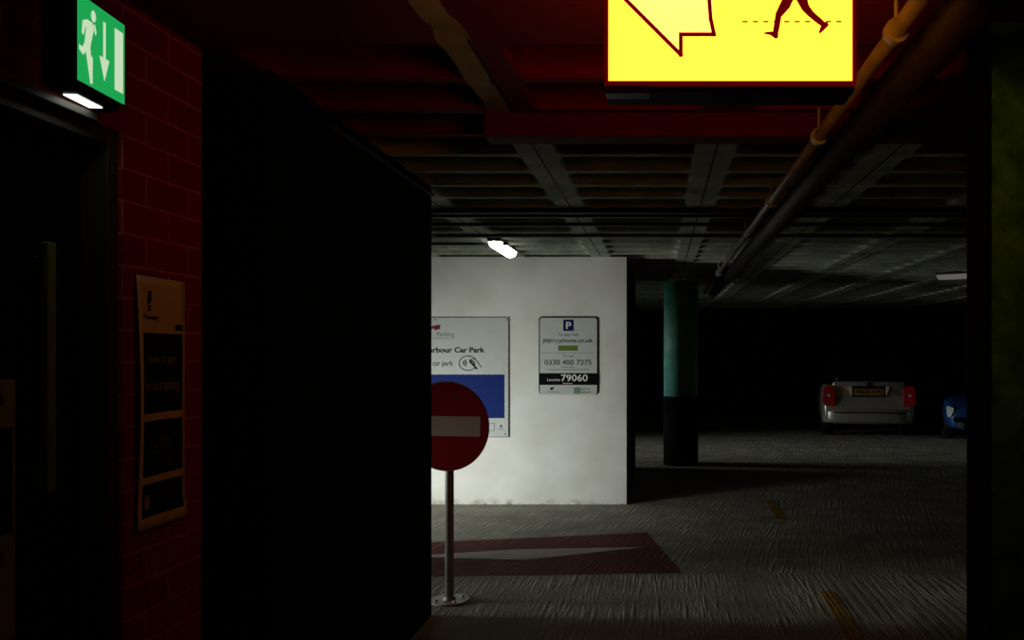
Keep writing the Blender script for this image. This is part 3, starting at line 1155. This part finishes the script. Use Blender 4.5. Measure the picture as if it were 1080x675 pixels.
def estate_car():
    t = thing('car', 'silver estate car parked with its rear and red tail lamps facing out', 'car', (3.91, 15.95, 0))
    t['_o'] = [0, 0, 0]
    del t['_o']
    W = 0.86
    # body: rear at y = 0, front at y = 4.4
    st = [ring(0.00, 0.76, 0.34, 0.60, 0.05), ring(0.03, 0.82, 0.28, 0.66, 0.06), ring(0.10, 0.845, 0.25, 1.03, 0.08), ring(0.45, W, 0.22, 1.06, 0.09),
          ring(1.2, W, 0.2, 1.02), ring(2.2, W, 0.2, 1.0), ring(3.1, W, 0.2, 0.97), ring(3.5, 0.85, 0.2, 0.93), ring(4.1, 0.80, 0.22, 0.80), ring(4.35, 0.66, 0.3, 0.65)]
    place_mesh('body', loft(st), 'silver', t, True, 2)
    # tailgate lower panel, bumper
    bg = bm_box(-0.66, 0.66, 0.055, 0.20, 0.57, 1.06, None, 0.03, 3)
    place_mesh('tailgate', bg, 'silver', t)
    bb = bmesh.new()
    stB = []
    for (x, y0) in ((-0.86, 0.30), (-0.82, 0.06), (-0.68, -0.05), (-0.3, -0.09), (0.3, -0.09), (0.68, -0.05), (0.82, 0.06), (0.86, 0.30)):
        stB.append([(x, y0 + 0.16, 0.26), (x, y0 + 0.02, 0.27), (x, y0, 0.34), (x, y0, 0.50), (x, y0 + 0.02, 0.545), (x, y0 + 0.16, 0.56)])
    bum = place_mesh('bumper', loft(stB), 'silver', t, True, 1)
    rs = bm_box(-0.66, 0.66, -0.102, -0.07, 0.475, 0.495, None, 0.004)
    place_mesh('rubbing_strip', rs, 'black', bum)
    # cabin: dark glass; roof and pillars black, shade put into their colour
    def cab(y, w0, w1, z0, z1):
        return [(-w0, y, z0), (w0, y, z0), (w1 + 0.03, y, z1 - 0.10), (w1 - 0.05, y, z1), (-w1 + 0.05, y, z1), (-w1 - 0.03, y, z1 - 0.10)]
    cabin = [cab(0.12, 0.74, 0.60, 1.02, 1.07), cab(0.34, 0.77, 0.60, 1.02, 1.40), cab(0.6, 0.78, 0.61, 1.02, 1.44), cab(2.0, 0.79, 0.62, 1.0, 1.45),
             cab(2.7, 0.79, 0.60, 0.99, 1.38), cab(3.45, 0.77, 0.62, 0.93, 0.97)]
    place_mesh('cabin_glass', loft(cabin), 'glass', t, True, 1)
    rf = [[(-0.58, y, z), (-0.3, y, z + 0.03), (0.3, y, z + 0.03), (0.58, y, z), (0.56, y, z - 0.03), (-0.56, y, z - 0.03)] for y, z in ((0.36, 1.385), (0.7, 1.42), (1.9, 1.43), (2.5, 1.385))]
    place_mesh('roof', loft(rf), 'black', t, True, 1)
    for s in (-1, 1):
        place_mesh('tail_pillar', bm_poly([(s * 0.78, 0.10, 1.0), (s * 0.80, 0.42, 1.0), (s * 0.65, 0.62, 1.38), (s * 0.63, 0.36, 1.38)], (s * 0.9, -0.2, 0.3), 0.02), 'black', t, False)
        rb = bmesh.new()
        bm_tube((s * 0.52, 0.5, 1.49), (s * 0.52, 2.3, 1.49), 0.012, 8, rb)
        for y in (0.5, 1.4, 2.3):
            bm_tube((s * 0.52, y, 1.43), (s * 0.52, y, 1.49), 0.014, 8, rb)
        place_mesh('roof_rail', rb, 'black', t, False)
        tl = bmesh.new()
        pts = [(s * 0.625, 0.595), (s * 0.80, 0.60), (s * 0.845, 0.66), (s * 0.835, 0.90), (s * 0.78, 0.985), (s * 0.665, 0.965), (s * 0.64, 0.90)]
        lamp_ = place_mesh('tail_lamp', yplate(0.0, pts, 0.14), 'taillight', t, False)
        place_mesh('reflector', bm_tube((s * 0.74, -0.006, 0.80), (s * 0.74, 0.0, 0.80), 0.025, 16), 'headlamp', lamp_, False)
        mr = bm_box(-0.075, 0.075, -0.04, 0.04, -0.05, 0.05, None, 0.025, 3)
        bmesh.ops.translate(mr, verts=mr.verts, vec=(s * 0.92, 2.95, 1.04))
        bm_tube((s * 0.80, 2.97, 1.0), (s * 0.88, 2.95, 1.02), 0.02, 8, mr)
        place_mesh('wing_mirror', mr, 'black', t, True)
        for y in (0.72, 3.45):
            wheel(t, s * 0.80, y, 0.31, s)
    # plate recess with pale ends, plate, badge, handle
    for s in (-1, 1):
        place_mesh('recess_trim', bm_poly([(s * 0.31, 0.035, 0.97), (s * 0.375, 0.035, 0.97), (s * 0.325, 0.035, 0.80), (s * 0.305, 0.035, 0.80)], (0, 1, 0), 0.03), 'sign_white', t, False)
    place_mesh('plate_recess', bm_box(-0.31, 0.31, 0.04, 0.08, 0.77, 0.975), 'black', t, False)
    npl = place_mesh('number_plate', bm_box(-0.27, 0.27, 0.028, 0.045, 0.80, 0.925), 'plate', t, False)
    tb = text_bm('WL52 OKJ', 0.02)
    fit(tb, lambda u, v: Vector((-0.24 + 0.48 * u, 0.0265, 0.815 + 0.09 * v)))
    place_mesh('plate_characters', tb, 'black', npl, False)
    place_mesh('badge', bm_tube((0, 0.035, 1.01), (0, 0.056, 1.01), 0.035, 20), 'black', t, False)
    place_mesh('model_badge', bm_box(0.44, 0.52, 0.048, 0.056, 0.86, 0.89), 'frame_dark', t, False)
    wp = bm_box(-0.012, 0.012, 0.10, 0.13, 1.06, 1.34)
    place_mesh('rear_wiper', wp, 'black', t, False)
    return t


def blue_car():
    t = thing('car', 'blue hatchback parked nose out, partly hidden by the right-hand wall', 'car', (5.97, 15.15, 0))
    del t['_o']
    W = 0.85
    st = [ring(0.00, 0.70, 0.22, 0.58, 0.06), ring(0.10, 0.80, 0.20, 0.66, 0.08), ring(0.5, W, 0.2, 0.78, 0.1), ring(1.05, W, 0.2, 0.90), ring(2.0, W, 0.2, 0.96),
          ring(3.0, W, 0.2, 0.98), ring(3.8, 0.83, 0.24, 0.95), ring(3.95, 0.76, 0.3, 0.8)]
    place_mesh('body', loft(st), 'bluecar', t, True, 2)

    def cab(y, w0, w1, z0, z1):
        return [(-w0, y, z0), (w0, y, z0), (w1 + 0.03, y, z1 - 0.08), (w1 - 0.05, y, z1), (-w1 + 0.05, y, z1), (-w1 - 0.03, y, z1 - 0.08)]
    place_mesh('cabin_glass', loft([cab(0.95, 0.72, 0.62, 0.82, 0.90), cab(1.75, 0.78, 0.60, 0.9, 1.42), cab(3.2, 0.77, 0.58, 0.92, 1.42), cab(3.8, 0.74, 0.56, 0.9, 1.0)]), 'glass', t, True, 1)
    rf = [[(-0.57, y, z), (-0.3, y, z + 0.03), (0.3, y, z + 0.03), (0.57, y, z), (0.55, y, z - 0.03), (-0.55, y, z - 0.03)] for y, z in ((1.75, 1.40), (2.3, 1.43), (3.3, 1.40))]
    place_mesh('roof', loft(rf), 'bluecar', t, True, 1)
    for s in (-1, 1):
        hl = [(s * 0.835, 0.62), (s * 0.79, 0.64), (s * 0.71, 0.60), (s * 0.72, 0.54), (s * 0.77, 0.44), (s * 0.81, 0.44)]
        place_mesh('headlamp', bm_poly([(p[0], -0.025 + 0.28 * max(0, abs(p[0]) - 0.5), p[1]) for p in hl], (0, 1, 0), 0.10), 'headlamp', t, False)
        place_mesh('fog_lamp', bm_tube((s * 0.60, -0.03, 0.30), (s * 0.60, 0.05, 0.30), 0.05, 16), 'alloy', t, False)
        mr = bm_box(-0.07, 0.07, -0.04, 0.04, -0.05, 0.05, None, 0.025, 3)
        bmesh.ops.translate(mr, verts=mr.verts, vec=(s * 0.91, 1.35, 1.0))
        bm_tube((s * 0.78, 1.38, 0.95), (s * 0.87, 1.36, 0.98), 0.02, 8, mr)
        place_mesh('wing_mirror', mr, 'bluecar', t, True)
        for y in (0.75, 3.2):
            wheel(t, s * 0.79, y, 0.30, s)
    place_mesh('upper_grille', bm_box(-0.42, 0.42, -0.03, 0.02, 0.52, 0.60, None, 0.01), 'black', t, False)
    place_mesh('lower_grille', bm_box(-0.72, 0.72, -0.02, 0.06, 0.36, 0.44, None, 0.01), 'black', t, False)
    place_mesh('number_plate', bm_box(-0.26, 0.26, -0.045, -0.028, 0.42, 0.53), 'sign_white', t, False)
    return t


estate_car().rotation_euler = (0, 0, radians(-8))
blue_car().rotation_euler = (0, 0, radians(-12))

for r_ in ROOTS:
    if '_o' in r_:
        del r_['_o']
